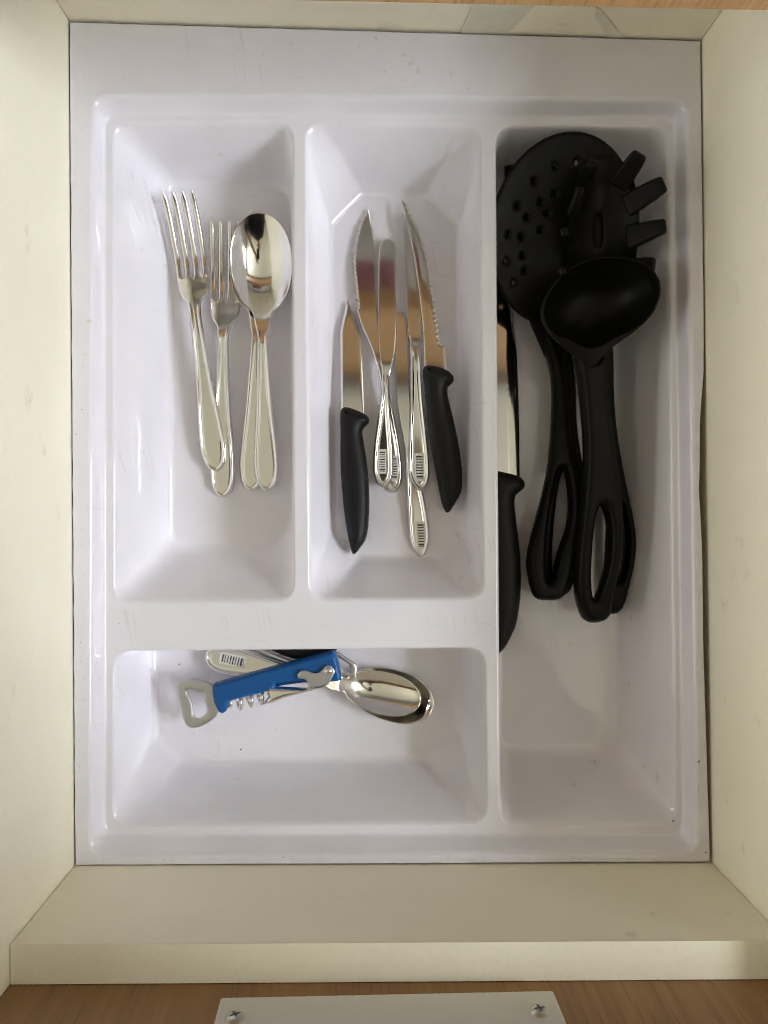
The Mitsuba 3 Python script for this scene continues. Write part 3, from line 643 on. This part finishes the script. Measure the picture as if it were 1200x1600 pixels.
# ladle on top
rim_px = np.array([(845, 487), (850, 467), (862, 446), (880, 426), (903, 411), (930, 402), (957, 400), (985, 403), (1010, 412), (1026, 427), (1033, 445), (1031, 466), (1022, 487), (1006, 506), (985, 523), (965, 537), (950, 549), (938, 562), (928, 572), (920, 573), (913, 568), (899, 556), (880, 541), (862, 524), (850, 506)], float)
nth = 160
q = np.vstack([rim_px, rim_px[:1]]); ss = np.concatenate([[0], np.cumsum(np.linalg.norm(np.diff(q, axis=0), axis=1))])
from scipy.interpolate import CubicSpline
rs = CubicSpline(ss, q, bc_type='periodic')(np.linspace(0, ss[-1], nth, endpoint=False))
zr = lambda u, v: FL + .058 + (u - 940) / 200 * .010 - (v - 480) / 200 * .008
RP = at(rs[:, 0], rs[:, 1], zr(rs[:, 0], rs[:, 1])); cen = at(945, 478, FL + .058)
inn = rim_px.copy()
for (a_, b_), (c_, d_) in {(985, 523): (983, 521), (965, 537): (959, 532), (950, 549): (948, 539), (938, 562): (936, 545), (928, 572): (926, 547.5), (920, 573): (917, 547.5), (913, 568): (909, 545), (899, 556): (897, 539), (880, 541): (880, 531)}.items():
    inn[np.argmin(np.abs(inn - [a_, b_]).sum(1))] = (c_, d_)
qi = np.vstack([inn, inn[:1]]); si = np.concatenate([[0], np.cumsum(np.linalg.norm(np.diff(qi, axis=0), axis=1))])
ri = CubicSpline(ss, qi, bc_type='periodic')(np.linspace(0, ss[-1], nth, endpoint=False))
RI = at(ri[:, 0], ri[:, 1], zr(ri[:, 0], ri[:, 1]))
def bowl_in(rho, off):
    c0 = cen + np.array([0, .004, 0]); base = c0 + (RI - c0) * rho
    base[:, 2] -= .0235 * (1 - rho ** 2.9) + off
    return base
def bowl_ring(rho, off):
    base = cen + (RP - cen) * rho
    base[:, 2] -= .0240 * (1 - rho ** 3.4) + off
    return base
rin = [bowl_in(r, .0) for r in np.linspace(.925, .03, 36)]
lip = [bowl_ring(.997, .0022), bowl_ring(1.0, .0008), bowl_ring(.994, .0001), bowl_ring(.988, -.0004), bowl_in(.985, -.0014), bowl_in(.955, -.0030), bowl_in(.942, -.0024)]
rout = [bowl_ring(r, .0026) for r in np.linspace(.03, .985, 20)]
v, f = loft(rout + lip + rin)
v = np.vstack([v, rout[0].mean(0), rin[-1].mean(0)]); i_ = np.arange(nth); j_ = (i_ + 1) % nth; n0 = (len(rout + lip + rin) - 1) * nth
f = np.vstack([f, np.stack([j_, i_, i_ * 0 + len(v) - 2], 1), np.stack([n0 + i_, n0 + j_, i_ * 0 + len(v) - 1], 1)])
m = trimesh.Trimesh(v, f, process=False); m.fix_normals()
put('ladle__bowl', m, 'black_nylon')
bz = zplane((925, 566), FL + .046, (920, 970), FL + .0265)
loop_handle('ladle__handle', [(900, 557), (920, 569), (940, 558), (947, 600), (952, 650), (960, 710), (967, 765), (972, 815), (970, 860), (962, 905), (955, 940), (950, 962), (935, 971), (915, 970), (905, 955), (898, 925), (898, 880), (905, 810), (911, 740), (911, 680), (906, 620), (901, 580)], [(938, 789), (946, 808), (949, 845), (945, 885), (934, 922), (927, 936), (922, 915), (923, 865), (929, 810)], bz, bz, .0145)
lab('ladle', 'black nylon ladle lying on top of the pile, bowl facing up', 'ladle')

# ------------------------------------------------------------------ front compartment
put('teaspoon', spoon(at(345, 1010, FL + .001), at(672, 1103, FL + .000), bl=56, bw=16.0, dep=7.5, wk=.9, sk=.8, roll=-12), 'steel')
lab('teaspoon', 'lower teaspoon, its bowl peeking out above the other bowl beside the corkscrew', 'teaspoon', 'teaspoons')
tsp = (at(322, 1021, FL + .006), at(654, 1095, FL + .0048))
put('teaspoon_001', spoon(*tsp, bl=50, bw=13.2, dep=6.0, wk=1.25, sk=.8, bend=0, roll=-12), 'steel')
lab('teaspoon_001', 'upper teaspoon with a barcode sticker, passing under the blue corkscrew', 'teaspoon', 'teaspoons')
M, L = frame(*tsp); M = M @ trimesh.transformations.rotation_matrix(math.radians(-12), [0, 1, 0])
v = np.linspace(.0095, .0265, 14); t = np.linspace(-.0032, .0040, 7); V, Tt = np.meshgrid(v, t, indexing='ij')
zz = np.interp(V, [0, .016, .03], [.0032, .0058, .0075])
m = grid_solid(Tt, V, zz + .00012, zz); uvv = np.stack([(Tt.ravel() + .0032) / .0072, (V.ravel() - .0095) / .017], 1); m.apply_transform(M)
put('teaspoon_001__barcode_sticker', m, 'barcode_print', smooth=False, uv=np.vstack([uvv, uvv]))
# dark peeler behind
bz = zplane((420, 1000), FL + .012, (558, 1052), FL + .010)
put('peeler__handle', poly_solid(px_poly([(395, 990), (470, 985), (528, 1012), (500, 1030), (440, 1024)], FL + .014, smooth=3), .009, bz, r=.004, lo=.3), 'black_plastic')
put('peeler__blade', poly_solid(px_poly([(512, 1012), (528, 1018), (556, 1037), (559, 1044), (556, 1058), (546, 1062), (534, 1056), (516, 1040)], FL + .010, holes=[[(528, 1026), (545, 1038), (548, 1050), (538, 1048), (527, 1038)]]), .0022, bz, r=.0012, lo=.4), 'zinc')
lab('peeler', 'dark peeler behind the corkscrew, half hidden under the divider', 'peeler')
# corkscrew
zc = FL + .022
bz = zplane((335, 1092), FL + .019, (535, 1040), FL + .024)
body = px_poly([(333, 1070), (332, 1079), (335, 1097), (342, 1111), (348, 1114), (354, 1110), (357, 1103), (359, 1094), (400, 1083), (440, 1072), (480, 1066), (534, 1060), (533, 1050), (526, 1022), (521, 1015.5), (480, 1027), (420, 1044)], zc)
body = body.buffer(-.0008).buffer(.0008)
slot = px_poly([(430, 1069), (445, 1064.5), (462, 1063), (478, 1063.5), (482, 1069), (483, 1082), (428, 1086)], zc + .004)
web = poly_solid(body.intersection(slot).buffer(.0003), .0035, lambda x, y: bz(x, y) - .0041, r=.0008, lo=.8)      # floor of the slot in the body
put('corkscrew__body', trimesh.util.concatenate([poly_solid(body.difference(slot), .012, bz, r=.0022, lo=.68, res=.0014), web]), 'blue_plastic')
top = lambda k: (lambda x, y: bz(x, y) + k)
put('corkscrew__lever', poly_solid(px_poly([(465, 1057), (468, 1050), (475, 1047), (482, 1048), (489, 1050.5), (498, 1050), (505, 1045), (509, 1040), (515, 1038.5), (520, 1042), (523, 1048), (520, 1056), (515, 1065), (506, 1071), (492, 1073.5), (480, 1076), (481, 1070), (480, 1064), (476, 1060.5), (469, 1060)], zc + .0075, smooth=4), .0014, top(.0078), r=.0007, lo=.4, res=.001), 'satin_steel')
put('corkscrew__boot', poly_solid(px_poly([(417, 1075), (440, 1076), (480, 1077), (508, 1070), (509, 1073), (470, 1084), (440, 1093), (408, 1104), (414, 1096), (420, 1089)], zc + .006), .008, top(.0030), r=.002, lo=.5, res=.0012), 'steel')
rp = at(513.5, 1048, zc + .009)
rv = tm(Manifold.revolve(CrossSection([[(0, 0), (.0026, 0), (.0026, .0004), (.0022, .0011), (.0012, .0016), (0, .0017)]]), 32)); rv.apply_translation([rp[0], rp[1], bz(rp[0], rp[1]) + .0083])
put('corkscrew__rivet', rv, 'steel')
a0, a1 = at(356, 1103.5, zc), at(424, 1087, zc); a0[2] = a1[2] = FL + .019
n = 260; tt = np.linspace(0, 1, n); ax = (a1 - a0); d = ax / np.linalg.norm(ax); sx = np.cross(d, [0, 0, 1]); sx /= np.linalg.norm(sx); sz = np.cross(sx, d)
ph = tt * 2 * np.pi * 4.1; rad = .0040 * np.clip(tt * 12, .15, 1)
hx = a0 + ax * tt[:, None] + rad[:, None] * (np.cos(ph)[:, None] * sx + np.sin(ph)[:, None] * sz)
put('corkscrew__worm', tube(hx, .0013 * np.clip(.35 + tt * 10, 0, 1), 14), 'steel')
hole = [(u * .82 + 310 * .18, v * .84 + 1098 * .16) for u, v in [(288, 1075), (297, 1072), (309, 1076), (321, 1079), (322, 1090), (326, 1104), (324, 1118), (309, 1127), (301, 1121), (299, 1105), (294, 1089)]]
put('corkscrew__bottle_opener', poly_solid(px_poly([(277, 1068), (284, 1063.5), (302, 1060.5), (317, 1063), (334, 1071), (340, 1085), (343, 1108), (332, 1124), (305, 1136.5), (291, 1131), (284, 1110), (278, 1086)], zc - .006, holes=[hole], smooth=3), .0024, lambda x, y: 0 * x + FL + .0165, r=.0012, lo=.62, res=.0011), 'satin_steel')
lab('corkscrew', 'blue folding corkscrew with a steel lever and bottle opener loop, in the front compartment', 'corkscrew')

# ------------------------------------------------------------------ crumbs
def crumbs(spots):
    out = []
    for u, v, z, r in spots:
        m = trimesh.creation.icosphere(1, r); m.vertices *= rng.uniform(.6, 1.3, (len(m.vertices), 1)); m.vertices[:, 2] *= .5
        m.apply_translation(at(u, v, z + r * .3)); out.append(m)
    return trimesh.util.concatenate(out)
sp = [(376, 1171, FL, .0006), (280, 1038, FL, .0006), (525, 823, FL, .0004), (733, 878, -.03, .0003), (1092, 1190, 0, .0006), (1091, 1232, 0, .0004), (252, 716, FL, .0004), (388, 907, -.045, .0004), (366, 908, -.045, .0004), (395, 906, -.045, .0003), (805, 1168, FL, .0004), (929, 1190, -.045, .0005), (1052, 1283, -.006, .0006), (186, 975, -.008, .0004), (700, 1190, FL, .0004), (910, 1178, FL, .0004), (1103, 1332, 0, .0005), (560, 905, -.045, .0003)]
sp += [(rng.uniform(190, 1060), rng.uniform(40, 140), 0, .00022) for _ in range(10)] + [(rng.choice([rng.normal(1094, 3), rng.normal(128, 6)]), rng.uniform(150, 1340), 0, rng.uniform(.00012, .00030)) for _ in range(40)] + [(rng.uniform(150, 1080), 1345 - abs(rng.normal(0, 3)), 0, rng.uniform(.00012, .0003)) for _ in range(20)] + [(rng.uniform(270, 700), rng.uniform(1040, 1180), FL, .00025) for _ in range(14)]
put('crumbs', crumbs(sp), 'crumb', smooth=False); lab('crumbs', 'scattered dark crumbs and specks on the white plastic tray', 'crumbs', kind='stuff')

# ------------------------------------------------------------------ the photographer, mirrored in the spoon
def shift(m):
    m.vertices[:, 1] += .11 * smooth01((-.02 - m.vertices[:, 1]) / .30); return m
def smooth01(t):
    t = np.clip(t, 0, 1); return t * t * (3 - 2 * t)
S = [((-.10, -.62, -.78), .05), ((-.11, -.62, -.45), .062), ((-.10, -.60, -.02), .085)]
def body_part(ps): return chain([p for p, _ in ps], [r for _, r in ps])
torso = Manifold.batch_hull([Manifold.sphere(r, 20).translate(p) for p, r in [((-.13, -.58, .02), .10), ((.09, -.58, .02), .10), ((-.17, -.52, .42), .085), ((.13, -.52, .42), .085), ((-.02, -.50, .48), .08)]])
legs = [chain([(sx_, -.62, -.76), (sx_, -.63, -.40), (sx_ * .95 - .0, -.59, .0)], [.055, .065, .095]) for sx_ in (-.12, .08)]
larm = chain([(-.20, -.52, .43), (-.27, -.56, .17), (-.25, -.42, -.02)], [.058, .046, .038])
rarm = chain([(.16, -.52, .43), (.20, -.36, .28)], [.058, .05])
cl = Manifold.batch_boolean([torso, *legs, larm, rarm], m3.OpType.Add).refine_to_length(.03)
cm = tm(cl); trimesh.smoothing.filter_taubin(cm, iterations=8); put('person__clothes', shift(cm), 'cloth', smooth=True)
head = Manifold.batch_hull([Manifold.sphere(.078, 24).translate((-.02, -.44, .70)), Manifold.sphere(.05, 24).translate((-.02, -.385, .61)), Manifold.sphere(.075, 24).translate((-.02, -.47, .69))])
nose = chain([(-.02, -.355, .665), (-.02, -.338, .63)], [.010, .014])
ears = [Manifold.sphere(.02, 14).scale((.4, .8, 1.3)).translate((sx_, -.46, .66)) for sx_ in (-.098, .058)]
neck = chain([(-.02, -.50, .47), (-.02, -.46, .62)], [.058, .052])
fore = chain([(.20, -.37, .29), (.10, -.10, .41), (.065, -.05, .435)], [.042, .032, .030])
palm = Manifold.batch_hull([Manifold.sphere(.012, 14).translate(p) for p in [(.06, -.05, .455), (.045, -.01, .452), (.06, .03, .452), (.075, -.02, .452)]])
fing = [chain([(.058, y0, .456), (.052, y0 + .01, .470), (.030, y0 + .012, .472), (.010, y0 + .012, .471)], [.009, .009, .008, .0075]) for y0 in (-.035, -.015, .005, .025)]
thumb = chain([(.062, -.035, .450), (.046, -.015, .443), (.040, .01, .4445)], [.010, .0085, .0075])
sk = Manifold.batch_boolean([head, nose, neck, fore, palm, thumb, *ears, *fing], m3.OpType.Add).refine_to_length(.012)
sm = tm(sk); trimesh.smoothing.filter_taubin(sm, iterations=4); put('person__body', shift(sm), 'skin', smooth=True)
hair = Manifold.batch_hull([Manifold.sphere(.084, 24).translate((-.02, -.462, .722)), Manifold.sphere(.07, 24).translate((-.02, -.50, .68))]); put('person__hair', shift(tm(hair)), 'cloth', smooth=True)
lab('person', 'person in dark clothes leaning over the drawer with a phone, mirrored in the spoon', 'person')
put('phone', box(-.038, .036, -.135, .020, .4435, .4515, .0035), 'dark_paint'); lab('phone', 'black phone held flat above the drawer, behind the viewpoint', 'phone')
# the phone's camera looks out through the hole of its back
